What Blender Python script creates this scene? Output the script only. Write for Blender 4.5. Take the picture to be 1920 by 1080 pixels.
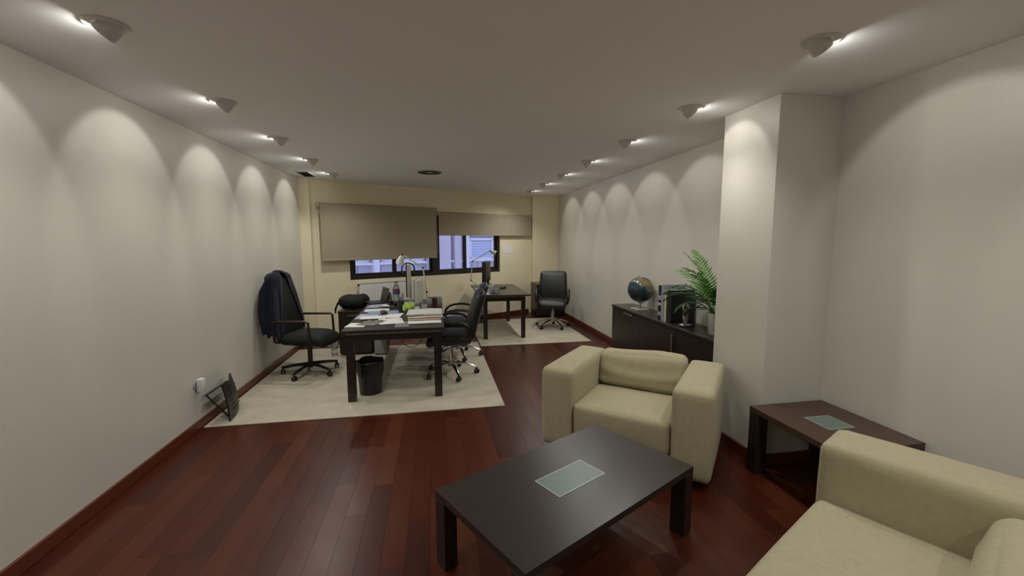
import bpy, bmesh, math, random
from mathutils import Vector, Matrix, noise
random.seed(7)
R = math.radians
for o in list(bpy.data.objects): bpy.data.objects.remove(o)
scene = bpy.context.scene
col = scene.collection

# ------------------------------------------------------------------ camera, world, exposure
FPX, YAW, PITCH, ROLL, CAMH = 797.43, 0.1799, 0.1122, -0.0027, 1.6
fw = Vector((math.sin(YAW)*math.cos(PITCH), math.cos(YAW)*math.cos(PITCH), -math.sin(PITCH)))
rt = Vector((math.cos(YAW), -math.sin(YAW), 0)); up = rt.cross(fw)
rt, up = rt*math.cos(ROLL)+up*math.sin(ROLL), up*math.cos(ROLL)-rt*math.sin(ROLL)
cd = bpy.data.cameras.new('camera'); cam = bpy.data.objects.new('camera', cd); col.objects.link(cam)
m = Matrix((rt, up, -fw)).transposed().to_4x4(); m.translation = (0, 0, CAMH); cam.matrix_world = m
cd.sensor_width = 36; cd.lens = FPX/1920*36; cd.clip_start = .05
scene.camera = cam
w = bpy.data.worlds.new('dusk_sky'); scene.world = w; w.use_nodes = True
bg = w.node_tree.nodes['Background']; bg.inputs[0].default_value = (.52, .56, .88, 1); bg.inputs[1].default_value = 1.35
scene.view_settings.view_transform = 'Standard'; scene.view_settings.look = 'None'
scene.view_settings.gamma = 1; scene.view_settings.use_curve_mapping = False
scene.view_settings.exposure = 0.08
SPOT_W, FILL_W, FLOOD_W = 7.8, 32.5, .9          # beam on the wall, added downward room fill and spill of each ceiling spotlight
LAMP_COL = (1.0, .985, .94)

# ------------------------------------------------------------------ materials
MATS = {}
def mat(name, c, rough=.5, metal=0, spec=.5, var=0, vscale=8, bump=0, bscale=200, coat=0, stretch=None, c2=None, emit=None, alpha_tr=0, sheen=0):
    m = bpy.data.materials.new(name); m.use_nodes = True; nt = m.node_tree; b = nt.nodes['Principled BSDF']
    b.inputs['Base Color'].default_value = (*c, 1); b.inputs['Roughness'].default_value = rough
    b.inputs['Metallic'].default_value = metal; b.inputs['Specular IOR Level'].default_value = spec
    b.inputs['Coat Weight'].default_value = coat
    if sheen: b.inputs['Sheen Weight'].default_value = sheen
    if alpha_tr: b.inputs['Transmission Weight'].default_value = alpha_tr
    tc = nt.nodes.new('ShaderNodeTexCoord'); mp = nt.nodes.new('ShaderNodeMapping'); nt.links.new(tc.outputs['Object'], mp.inputs[0])
    if stretch: mp.inputs['Scale'].default_value = stretch
    if var or c2:
        n = nt.nodes.new('ShaderNodeTexNoise'); n.inputs['Scale'].default_value = vscale; n.inputs['Detail'].default_value = 5
        nt.links.new(mp.outputs[0], n.inputs['Vector'])
        r = nt.nodes.new('ShaderNodeValToRGB'); nt.links.new(n.outputs['Fac'], r.inputs[0])
        d = c2 or tuple(x*(1-var) for x in c); u = c if c2 else tuple(min(1, x*(1+var)) for x in c)
        r.color_ramp.elements[0].position = .3; r.color_ramp.elements[1].position = .7
        r.color_ramp.elements[0].color = (*d, 1); r.color_ramp.elements[1].color = (*u, 1)
        nt.links.new(r.outputs[0], b.inputs['Base Color'])
    if bump:
        n2 = nt.nodes.new('ShaderNodeTexNoise'); n2.inputs['Scale'].default_value = bscale; n2.inputs['Detail'].default_value = 3
        nt.links.new(mp.outputs[0], n2.inputs['Vector'])
        bp = nt.nodes.new('ShaderNodeBump'); bp.inputs['Strength'].default_value = bump; bp.inputs['Distance'].default_value = .004
        nt.links.new(n2.outputs['Fac'], bp.inputs['Height']); nt.links.new(bp.outputs[0], b.inputs['Normal'])
    if emit:
        b.inputs['Emission Color'].default_value = (*emit[0], 1); b.inputs['Emission Strength'].default_value = emit[1]
    MATS[name] = m; return m

mat('wall_paint', (.61, .578, .508), .36, spec=.5, var=.015, vscale=3, bump=.25, bscale=260)
mat('wall_cream', (.90, .82, .59), .6, spec=.3, var=.02, vscale=3, bump=.15, bscale=260)
mat('ceiling_paint', (.92, .91, .90), .8, spec=.2, var=.01, vscale=2)
mat('white_metal', (.62, .61, .58), .4)
mat('fixture', (.72, .70, .67), .4)
mat('wenge', (.020, .012, .0095), .33, var=.35, vscale=30, stretch=(1, 14, 1), bump=.05, bscale=120)
mat('wenge_brown', (.060, .030, .020), .33, var=.25, vscale=30, stretch=(1, 14, 1), bump=.05, bscale=120)
mat('wenge_top', (.026, .018, .015), .30, var=.25, vscale=30, stretch=(14, 1, 1), bump=.04, bscale=120)
mat('baseboard_wood', (.11, .026, .011), .35, var=.3, vscale=14, stretch=(1, 10, 6))
mat('cream_fabric', (.385, .34, .215), .9, spec=.1, var=.05, vscale=40, bump=.55, bscale=520, sheen=.15)
mat('carpet', (.50, .455, .355), .97, spec=.05, var=.10, vscale=5, bump=.9, bscale=420)
mat('black_leather', (.010, .011, .011), .47, spec=.5, var=.2, vscale=20, bump=.12, bscale=160)
mat('black_fabric', (.011, .013, .013), .75, spec=.25, var=.2, vscale=30, bump=.3, bscale=300)
mat('navy_wool', (.010, .012, .022), .9, spec=.1, var=.3, vscale=12, bump=.4, bscale=350, sheen=.1)
mat('black_plastic', (.012, .012, .012), .4)
mat('black_film', (.010, .012, .010), .28, var=.3, vscale=15, bump=.5, bscale=40)
mat('arm_wood', (.022, .012, .009), .35)
mat('chrome', (.62, .60, .57), .16, metal=1)
mat('steel', (.45, .44, .42), .3, metal=1)
mat('steel_strip', (.33, .30, .27), .35, metal=.6)
mat('silver', (.55, .54, .53), .22, metal=1, bump=.3, bscale=120)
mat('frosted_glass', (.125, .165, .145), .35, spec=.5)
mat('frosted_edge', (.30, .34, .31), .3)
mat('paper', (.66, .65, .63), .8, spec=.1, var=.04, vscale=6)
mat('white_sheet', (.90, .89, .88), .8, spec=.1, var=.03, vscale=6)
mat('paper_blue', (.20, .30, .42), .6, var=.15, vscale=9)
mat('paper_lilac', (.36, .36, .47), .6, var=.15, vscale=9)
mat('paper_grey', (.17, .16, .17), .6, var=.1, vscale=9)
mat('magazine', (.35, .30, .24), .4, c2=(.09, .08, .07), vscale=16)
mat('screen_black', (.008, .008, .009), .12)
mat('grey_plastic', (.27, .27, .25), .45)
mat('light_plastic', (.50, .50, .44), .45)
mat('beige_plastic', (.55, .50, .40), .5)
mat('lamp_white', (.60, .60, .52), .35)
mat('blind_fabric', (.42, .37, .265), .85, spec=.1, var=.03, vscale=2, bump=.3, bscale=600)
mat('blind_fabric_light', (.43, .375, .27), .85, spec=.1, var=.03, vscale=2, bump=.3, bscale=600)
mat('window_frame_dark', (.020, .013, .010), .4)
mat('radiator_white', (.78, .78, .75), .45)
mat('facade', (.62, .58, .62), .9, spec=.1, var=.06, vscale=1.5)
mat('facade_panel', (.50, .49, .55), .9, spec=.1, var=.06, vscale=2)
mat('facade_white', (.80, .80, .82), .8, spec=.1)
mat('facade_shutter', (.55, .64, .80), .7, spec=.2)
mat('lime', (.28, .42, .06), .6, var=.3, vscale=25, bump=.4, bscale=30)
mat('water_plastic', (.75, .80, .82), .12, alpha_tr=.85)
mat('label_blue', (.06, .12, .32), .5); mat('label_red', (.42, .03, .05), .5)
mat('soap_blue', (.10, .18, .32), .3)
mat('mesh_black', (.03, .03, .03), .5)
mat('grille_dark', (.035, .032, .03), .6)
mat('pot_white', (.56, .54, .49), .5, var=.03, vscale=10)
mat('soil', (.03, .02, .012), .95, var=.4, vscale=40, bump=.8, bscale=60)
mat('frond', (.04, .13, .02), .5, c2=(.015, .06, .015), vscale=6)
mat('frond_bright', (.12, .33, .03), .5, c2=(.05, .19, .02), vscale=6)
mat('stem', (.10, .11, .03), .6)
mat('book_dark', (.012, .011, .016), .35); mat('book_grey', (.30, .30, .36), .45); mat('book_cream', (.42, .36, .20), .5, c2=(.55, .50, .38), vscale=5)
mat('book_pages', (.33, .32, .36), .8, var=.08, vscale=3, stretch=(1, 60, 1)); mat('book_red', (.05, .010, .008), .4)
mat('pink_paper', (.42, .28, .22), .7)
mat('acrylic', (.72, .72, .68), .1, alpha_tr=.6)
mat('white_plug', (.66, .66, .68), .4)
mat('socket_grey', (.36, .36, .38), .4)
mat('cable_black', (.012, .012, .012), .6); mat('cable_white', (.5, .48, .44), .6)
mat('lamp_lens', (.9, .88, .8), .4, emit=((1, .95, .85), 1.2))

def nodes_of(m): return m.node_tree.nodes, m.node_tree.links
# wooden floor boards: every board its own tone, grain along the board
m = mat('jatoba', (.10, .028, .013), .24, spec=.26); N, L = nodes_of(m); b = N['Principled BSDF']
oi = N.new('ShaderNodeObjectInfo'); ge = N.new('ShaderNodeNewGeometry'); ad = N.new('ShaderNodeMath'); ad.operation = 'ADD'
L.new(oi.outputs['Random'], ad.inputs[0]); L.new(ge.outputs['Random Per Island'], ad.inputs[1])
fr = N.new('ShaderNodeMath'); fr.operation = 'FRACT'; L.new(ad.outputs[0], fr.inputs[0])
rp = N.new('ShaderNodeValToRGB'); L.new(fr.outputs[0], rp.inputs[0]); cr = rp.color_ramp
cr.elements[0].position = 0; cr.elements[0].color = (.042, .0076, .0034, 1); cr.elements[1].position = 1; cr.elements[1].color = (.084, .023, .0070, 1)
for p, c in ((.35, (.056, .0104, .0043)), (.7, (.064, .0132, .0050)), (.9, (.076, .018, .0060))):
    e_ = cr.elements.new(p); e_.color = (*c, 1)
tc = N.new('ShaderNodeTexCoord'); mp = N.new('ShaderNodeMapping'); mp.inputs['Scale'].default_value = (34, 2.0, 1); L.new(tc.outputs['Object'], mp.inputs[0])
av = N.new('ShaderNodeVectorMath'); av.operation = 'ADD'; L.new(mp.outputs[0], av.inputs[0]); L.new(oi.outputs['Location'], av.inputs[1])
nz = N.new('ShaderNodeTexNoise'); nz.inputs['Scale'].default_value = 1.6; nz.inputs['Detail'].default_value = 6; nz.inputs['Distortion'].default_value = .6; L.new(av.outputs[0], nz.inputs['Vector'])
mr = N.new('ShaderNodeMapRange'); mr.inputs[3].default_value = .62; mr.inputs[4].default_value = 1.3; L.new(nz.outputs['Fac'], mr.inputs[0])
mx = N.new('ShaderNodeVectorMath'); mx.operation = 'SCALE'; L.new(rp.outputs[0], mx.inputs[0]); L.new(mr.outputs[0], mx.inputs['Scale'])
L.new(mx.outputs[0], b.inputs['Base Color'])
n3 = N.new('ShaderNodeTexNoise'); n3.inputs['Scale'].default_value = 3; L.new(tc.outputs['Object'], n3.inputs['Vector'])
m3 = N.new('ShaderNodeMapRange'); m3.inputs[3].default_value = .22; m3.inputs[4].default_value = .40; L.new(n3.outputs['Fac'], m3.inputs[0]); L.new(m3.outputs[0], b.inputs['Roughness'])
# window glass: clear with a faint mirror
m = bpy.data.materials.new('window_glass'); m.use_nodes = True; N, L = nodes_of(m); N.remove(N['Principled BSDF'])
tr = N.new('ShaderNodeBsdfTransparent'); tr.inputs[0].default_value = (.90, .92, .95, 1); gl = N.new('ShaderNodeBsdfGlossy'); gl.inputs['Roughness'].default_value = .02
fz = N.new('ShaderNodeFresnel'); fz.inputs[0].default_value = 1.35; ms = N.new('ShaderNodeMixShader')
L.new(fz.outputs[0], ms.inputs[0]); L.new(tr.outputs[0], ms.inputs[1]); L.new(gl.outputs[0], ms.inputs[2]); L.new(ms.outputs[0], N['Material Output'].inputs[0])
MATS['window_glass'] = m
# printed newspaper: dark lines of text in columns
m = mat('newsprint', (.56, .55, .50), .85); N, L = nodes_of(m); b = N['Principled BSDF']
tc = N.new('ShaderNodeTexCoord'); bt = N.new('ShaderNodeTexBrick'); bt.inputs['Scale'].default_value = 1; bt.inputs['Brick Width'].default_value = .055; bt.inputs['Row Height'].default_value = .011
bt.inputs['Mortar Size'].default_value = .003; bt.inputs['Color1'].default_value = (.17, .17, .16, 1); bt.inputs['Color2'].default_value = (.34, .33, .31, 1); bt.inputs['Mortar'].default_value = (.58, .57, .52, 1)
mp = N.new('ShaderNodeMapping'); L.new(tc.outputs['Object'], mp.inputs[0]); L.new(mp.outputs[0], bt.inputs['Vector']); 
nz = N.new('ShaderNodeTexNoise'); nz.inputs['Scale'].default_value = 90; L.new(tc.outputs['Object'], nz.inputs['Vector'])
mxn = N.new('ShaderNodeMix'); mxn.data_type = 'RGBA'; L.new(nz.outputs['Fac'], mxn.inputs[0]); L.new(bt.outputs['Color'], mxn.inputs[6]); mxn.inputs[7].default_value = (.58, .57, .52, 1); L.new(mxn.outputs[2], b.inputs['Base Color'])
# typed sheet on the wall
# globe map: sea, land masses
m = mat('globe_map', (.035, .06, .07), .28, spec=.6); N, L = nodes_of(m); b = N['Principled BSDF']
tc = N.new('ShaderNodeTexCoord'); nz = N.new('ShaderNodeTexNoise'); nz.inputs['Scale'].default_value = 5.2; nz.inputs['Detail'].default_value = 7; nz.inputs['Roughness'].default_value = .55
mp = N.new('ShaderNodeMapping'); mp.inputs['Location'].default_value = (1.9, .35, .62); L.new(tc.outputs['Object'], mp.inputs[0]); L.new(mp.outputs[0], nz.inputs['Vector'])
dt = N.new('ShaderNodeVectorMath'); dt.operation = 'DOT_PRODUCT'; L.new(tc.outputs['Object'], dt.inputs[0]); dt.inputs[1].default_value = (.62, -.85, .75)
ma = N.new('ShaderNodeMath'); ma.operation = 'MULTIPLY_ADD'; L.new(dt.outputs['Value'], ma.inputs[0]); ma.inputs[1].default_value = .85; L.new(nz.outputs['Fac'], ma.inputs[2])
ms2 = N.new('ShaderNodeMath'); ms2.operation = 'SUBTRACT'; L.new(ma.outputs[0], ms2.inputs[0]); ms2.inputs[1].default_value = .05
rp = N.new('ShaderNodeValToRGB'); L.new(ms2.outputs[0], rp.inputs[0]); cr = rp.color_ramp
cr.elements[0].position = .50; cr.elements[0].color = (.022, .042, .050, 1); cr.elements[1].position = .56; cr.elements[1].color = (.19, .15, .07, 1)
e_ = cr.elements.new(.52); e_.color = (.07, .10, .07, 1); e_ = cr.elements.new(.7); e_.color = (.29, .18, .08, 1)
L.new(rp.outputs[0], b.inputs['Base Color'])

# ------------------------------------------------------------------ mesh helpers
class MB:
    def __init__(s): s.v = []; s.f = []
    def add(s, bm, M=None):
        k = len(s.v); bm.verts.index_update()
        for v in bm.verts: s.v.append((M @ v.co if M else v.co).copy())
        for f in bm.faces: s.f.append([k+v.index for v in f.verts])
        bm.free(); return s
    def raw(s, vs, fs, M=None):
        k = len(s.v); s.v += [(M @ Vector(v) if M else Vector(v)) for v in vs]; s.f += [[k+i for i in f] for f in fs]; return s
    def box(s, x0, x1, y0, y1, z0, z1, bev=0, seg=2, M=None):
        bm = bmesh.new(); bmesh.ops.create_cube(bm, size=1)
        for v in bm.verts: v.co = Vector(((x0+x1)/2+v.co.x*(x1-x0), (y0+y1)/2+v.co.y*(y1-y0), (z0+z1)/2+v.co.z*(z1-z0)))
        if bev: bmesh.ops.bevel(bm, geom=list(bm.edges), offset=bev, segments=seg, profile=.5, affect='EDGES')
        return s.add(bm, M)
    def cyl(s, p0, p1, r0, r1=None, n=16, M=None):
        return s.tube([p0, p1], [r0, r0 if r1 is None else r1], n, M)
    def tube(s, pts, r, n=8, M=None, closed=False, sx=1, sy=1, ref=None):
        P = [Vector(p) for p in pts]; k = len(P); rr = r if isinstance(r, (list, tuple)) else [r]*k
        T = []
        for i in range(k):
            a = P[(i-1) % k] if (i or closed) else P[0]; c = P[(i+1) % k] if (i < k-1 or closed) else P[-1]
            T.append((c-a).normalized())
        rf = Vector(ref) if ref else (Vector((0, 0, 1)) if abs(T[0].z) < .9 else Vector((1, 0, 0)))
        nrm = (rf-T[0]*rf.dot(T[0])).normalized(); vs = []; fs = []
        for i in range(k):
            nrm = (nrm-T[i]*nrm.dot(T[i])).normalized(); bi = T[i].cross(nrm)
            for j in range(n):
                a = 2*math.pi*j/n; vs.append(P[i]+nrm*math.cos(a)*rr[i]*sx+bi*math.sin(a)*rr[i]*sy)
        for i in range(k if closed else k-1):
            for j in range(n):
                a, b_ = i*n+j, i*n+(j+1) % n; c, d = ((i+1) % k)*n+j, ((i+1) % k)*n+(j+1) % n
                fs.append([a, b_, d, c])
        if not closed: fs.append(list(range(n))[::-1]); fs.append([(k-1)*n+j for j in range(n)])
        return s.raw(vs, fs, M)
    def lathe(s, prof, n=24, c=(0, 0, 0), M=None, caps=True):
        vs = []; fs = []; k = len(prof); c = Vector(c)
        for r, z in prof:
            for j in range(n):
                a = 2*math.pi*j/n; vs.append(c+Vector((r*math.cos(a), r*math.sin(a), z)))
        for i in range(k-1):
            for j in range(n): fs.append([i*n+j, i*n+(j+1) % n, (i+1)*n+(j+1) % n, (i+1)*n+j])
        if caps:
            if prof[0][0] > 1e-5: fs.append(list(range(n))[::-1])
            if prof[-1][0] > 1e-5: fs.append([(k-1)*n+j for j in range(n)])
        return s.raw(vs, fs, M)
    def prism(s, poly, z0, z1, M=None):
        n = len(poly); vs = [(x, y, z0) for x, y in poly]+[(x, y, z1) for x, y in poly]
        fs = [list(range(n))[::-1], list(range(n, 2*n))]+[[i, (i+1) % n, n+(i+1) % n, n+i] for i in range(n)]
        return s.raw(vs, fs, M)
    def sph(s, c, r, n=20, M=None):
        bm = bmesh.new(); bmesh.ops.create_uvsphere(bm, u_segments=n, v_segments=n//2+2, radius=1)
        r = r if isinstance(r, (tuple, list)) else (r, r, r)
        for v in bm.verts: v.co = Vector((c[0]+v.co.x*r[0], c[1]+v.co.y*r[1], c[2]+v.co.z*r[2]))
        return s.add(bm, M)
    def soft(s, x0, x1, y0, y1, z0, z1, r=.04, bulge=(0, 0, 0), n=12, wr=0, ws=6, fn=None, M=None):
        """rounded upholstered block: bulge pushes each pair of faces outward, wr adds wrinkles"""
        bm = bmesh.new(); bmesh.ops.create_cube(bm, size=2); bmesh.ops.subdivide_edges(bm, edges=list(bm.edges), cuts=n-1, use_grid_fill=True)
        c = Vector(((x0+x1)/2, (y0+y1)/2, (z0+z1)/2)); h = Vector(((x1-x0)/2, (y1-y0)/2, (z1-z0)/2)); r = min(r, *h)
        for v in bm.verts:
            u = [math.sin(t*math.pi/2)*.35+t*.65 for t in v.co]
            p = Vector([u[i]*h[i] for i in range(3)]); q = Vector([max(-h[i]+r, min(h[i]-r, p[i])) for i in range(3)])
            d = p-q; p = q+(d.normalized()*r if d.length > 1e-9 else d)
            for i in range(3):
                j, k = (i+1) % 3, (i+2) % 3
                if abs(v.co[i]) > .999: p[i] += math.copysign(bulge[i]*(1-u[j]**2)*(1-u[k]**2), v.co[i])
            if wr: p += Vector((1, 1, 1))*wr*(noise.noise((p+c)*ws)+.5*noise.noise((p+c)*ws*2.7))
            p += c
            v.co = fn(p) if fn else p
        return s.add(bm, M)
    def grid(s, fn, nu, nv, M=None, thick=0):
        vs = [fn(i/nu, j/nv) for i in range(nu+1) for j in range(nv+1)]; w = nv+1
        fs = [[i*w+j, (i+1)*w+j, (i+1)*w+j+1, i*w+j+1] for i in range(nu) for j in range(nv)]
        if not thick: return s.raw(vs, fs, M)
        bm = bmesh.new(); bv = [bm.verts.new(v) for v in vs]
        for f in fs: bm.faces.new([bv[i] for i in f])
        bm.normal_update(); k = len(vs); V2 = [v.co-v.normal*thick for v in bv]; bm.free()
        rim = [i*w for i in range(nu+1)]+[nu*w+j for j in range(1, w)]+[i*w+nv for i in range(nu-1, -1, -1)]+[j for j in range(nv-1, 0, -1)]
        ff = fs+[[k+i for i in f[::-1]] for f in fs]+[[rim[i], rim[(i+1) % len(rim)], k+rim[(i+1) % len(rim)], k+rim[i]] for i in range(len(rim))]
        return s.raw(list(vs)+V2, ff, M)
    def mesh(s, name, smooth=True, ang=40):
        me = bpy.data.meshes.new(name); me.from_pydata([tuple(v) for v in s.v], [], s.f); me.update()
        bm = bmesh.new(); bm.from_mesh(me); bmesh.ops.recalc_face_normals(bm, faces=list(bm.faces)); bm.to_mesh(me); bm.free()
        if smooth:
            for p in me.polygons: p.use_smooth = True
            me.set_sharp_from_angle(angle=R(ang))
        return me
    def build(s, name, material, parent=None, smooth=True, ang=40, loc=None, rz=0):
        me = s.mesh(name, smooth, ang); me.materials.append(MATS[material])
        o = bpy.data.objects.new(name, me); col.objects.link(o)
        if parent: o.parent = parent
        if loc: o.location = loc
        if rz: o.rotation_euler.z = rz
        return o
def tag(o, label, cat, group=None):
    o['label'] = label; o['category'] = cat
    if group: o['group'] = group
    return o
def thing(name, label, cat, loc=(0, 0, 0), rz=0, group=None):
    o = bpy.data.objects.new(name, None); o.empty_display_size = .1; col.objects.link(o); o.location = loc; o.rotation_euler.z = rz
    return tag(o, label, cat, group)
def struct(o): o['kind'] = 'structure'; return o
def stuff(o): o['kind'] = 'stuff'; return o
def copy_tree(o, parent=None):
    c = o.copy(); col.objects.link(c)
    if parent: c.parent = parent
    for ch in list(o.children): copy_tree(ch, c)
    return c
def Mt(x=0, y=0, z=0, rx=0, ry=0, rz=0):
    return Matrix.Translation((x, y, z)) @ Matrix.Rotation(rz, 4, 'Z') @ Matrix.Rotation(ry, 4, 'Y') @ Matrix.Rotation(rx, 4, 'X')

# ------------------------------------------------------------------ the room
ZC, XL, XR, XN, XP = 2.539, -2.01, 2.685, 2.715, 2.225
PY0, PY1, YR = 2.505, 3.05, -2.7
BA = .4709; BO = Vector((-2, 7.07, 0)); BE = Vector((math.cos(BA), math.sin(BA), 0)); BN = Vector((-BE.y, BE.x, 0))
MB_ = Matrix((BE, BN, (0, 0, 1))).transposed().to_4x4(); MB_.translation = BO       # back wall frame: (along, outward, up)
def bw(s, d=0, z=0): return MB_ @ Vector((s, d, z))
pl = bw(-.15, .1); pr = bw(5.35, .1)
outline = [(XL-.1, YR-.1), (XN+.1, YR-.1), (XN+.1, pr.y), (pl.x, pl.y)]
floor = struct(MB().prism(outline, -.12, -.018).build('floor', 'wenge', smooth=False))
struct(MB().prism(outline, ZC, ZC+.1).build('ceiling', 'ceiling_paint', smooth=False))
struct(MB().box(XL-.12, XL, YR, 7.10, -.018, ZC).build('wall_left', 'wall_paint', smooth=False))
struct(MB().box(XR, XR+.15, PY1, 9.40, -.018, ZC).build('wall_right', 'wall_paint', smooth=False))
struct(MB().box(XN, XN+.12, YR, PY0, -.018, ZC).build('wall_right_near', 'wall_paint', smooth=False))
struct(MB().box(XP, XN+.12, PY0, PY1, -.018, ZC, .004, 1).build('wall_pillar', 'wall_paint', smooth=False))
struct(MB().box(XL-.12, XN+.12, YR-.12, YR, -.018, ZC).build('wall_rear', 'wall_paint', smooth=False))
WS0, WSM, WS1, WZ0, WZ1 = .70, 2.27, 3.75, .945, 2.06
wb = MB()
for s0, s1, z0, z1 in ((-.15, 5.2, -.018, WZ0), (-.15, 5.2, WZ1, ZC), (-.15, WS0, WZ0, WZ1), (WS1, 5.2, WZ0, WZ1)): wb.box(s0, s1, 0, .22, z0, z1, M=MB_)
struct(wb.build('wall_back', 'wall_cream', smooth=False))
struct(MB().box(XL, -1.86, 7.03, 7.30, -.018, ZC).build('wall_column_left', 'wall_cream', smooth=False))
struct(MB().box(2.105, XR, 9.08, 9.40, -.018, ZC).build('wall_column_right', 'wall_cream', smooth=False))
# baseboards
def base(name, x0, x1, y0, y1, M=None): return struct(MB().box(x0, x1, y0, y1, 0, .085, .004, 1, M=M).build(name, 'baseboard_wood', smooth=False))
base('baseboard_left', XL, XL+.016, YR, 7.03)
base('baseboard_right', XR-.016, XR, PY1, 9.08)
base('baseboard_right_near', XN-.016, XN, YR, PY0)
base('baseboard_pillar_front', XP-.016, XN-.016, PY0-.016, PY0)
base('baseboard_pillar_side', XP-.016, XP, PY0, PY1)
base('baseboard_back', .19, 4.52, -.016, 0, MB_)
base('baseboard_column_left', XL+.016, -1.86, 7.014, 7.03)
base('baseboard_column_right', 2.105, XR-.016, 9.064, 9.08)

# floor boards
PW = .122; x = XL; plank_meshes = {}
rugs = ((-1.985, .64, 3.915, 6.56), (.66, 2.42, 6.27, 8.36))
def plank_mesh(L_):
    if L_ not in plank_meshes:
        me = MB().box(-PW/2+.0002, PW/2-.0002, -L_/2+.0002, L_/2-.0002, -.018, 0, .0006, 1).mesh('plank', smooth=False); me.materials.append(MATS['jatoba']); plank_meshes[L_] = me
    return plank_meshes[L_]
rest = MB(); cnt = 0
while x < XN-.01:
    y = YR+random.choice((0, .3, .6, .9, 1.2))-1.2
    while y < 9.4:
        L_ = random.choice((1.0, 1.25, 1.5)); cx, cy = x+PW/2, y+L_/2
        yb = BO.y+(cx-BO.x)*math.tan(BA)                    # the back wall at this board
        y1 = min(y+L_, yb+.02)
        hid = any(a-.02 < cx-PW/2 and cx+PW/2 < b_+.02 and c < y and y+L_ < d for a, b_, c, d in rugs)
        if y > yb: break
        x1 = min(x+PW, XN)
        behind_pillar = cx > XP and PY0 < cy < PY1
        vis = y+L_ > .95 and not hid and y1 == y+L_ and x1 == x+PW and not behind_pillar and y > -.2
        if vis and cnt < 300 and y+L_ < 8.9:
            o = bpy.data.objects.new('plank', plank_mesh(L_)); col.objects.link(o); o.location = (cx, cy, 0); o.parent = floor; cnt += 1
        else: rest.box(x+.0002, x1-.0002, max(y, YR)+.0002, max(y1, YR+.01)-.0002, -.018, 0)
        y += L_
    x += PW
stuff(rest.build('plank_field', 'jatoba', floor, smooth=False))

# windows
def window(name, s0, s1, sm):
    root = struct(MB().raw([], []).box(s0, s1, .03, .11, WZ0, WZ0+.06, M=MB_).box(s0, s1, .03, .11, WZ1-.06, WZ1, M=MB_).box(s0, s0+.055, .03, .11, WZ0+.06, WZ1-.06, M=MB_).box(s1-.055, s1, .03, .11, WZ0+.06, WZ1-.06, M=MB_).build(name, 'window_frame_dark', smooth=False))
    for a, b_, d in ((s0+.055, sm+.03, .045), (sm-.03, s1-.055, .075)):
        z0, z1 = WZ0+.06, WZ1-.06; t = .045
        sash = MB().box(a, b_, d-.012, d+.012, z0, z0+t, M=MB_).box(a, b_, d-.012, d+.012, z1-t, z1, M=MB_).box(a, a+t, d-.012, d+.012, z0+t, z1-t, M=MB_).box(b_-t, b_, d-.012, d+.012, z0+t, z1-t, M=MB_).build('sash', 'window_frame_dark', root, smooth=False)
        MB().box(a+t, b_-t, d-.003, d+.003, z0+t, z1-t, M=MB_).build('pane', 'window_glass', sash, smooth=False)
    return root
window('window_1', WS0, WSM, 1.485)
window('window_2', WSM, WS1, 2.93)

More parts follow.
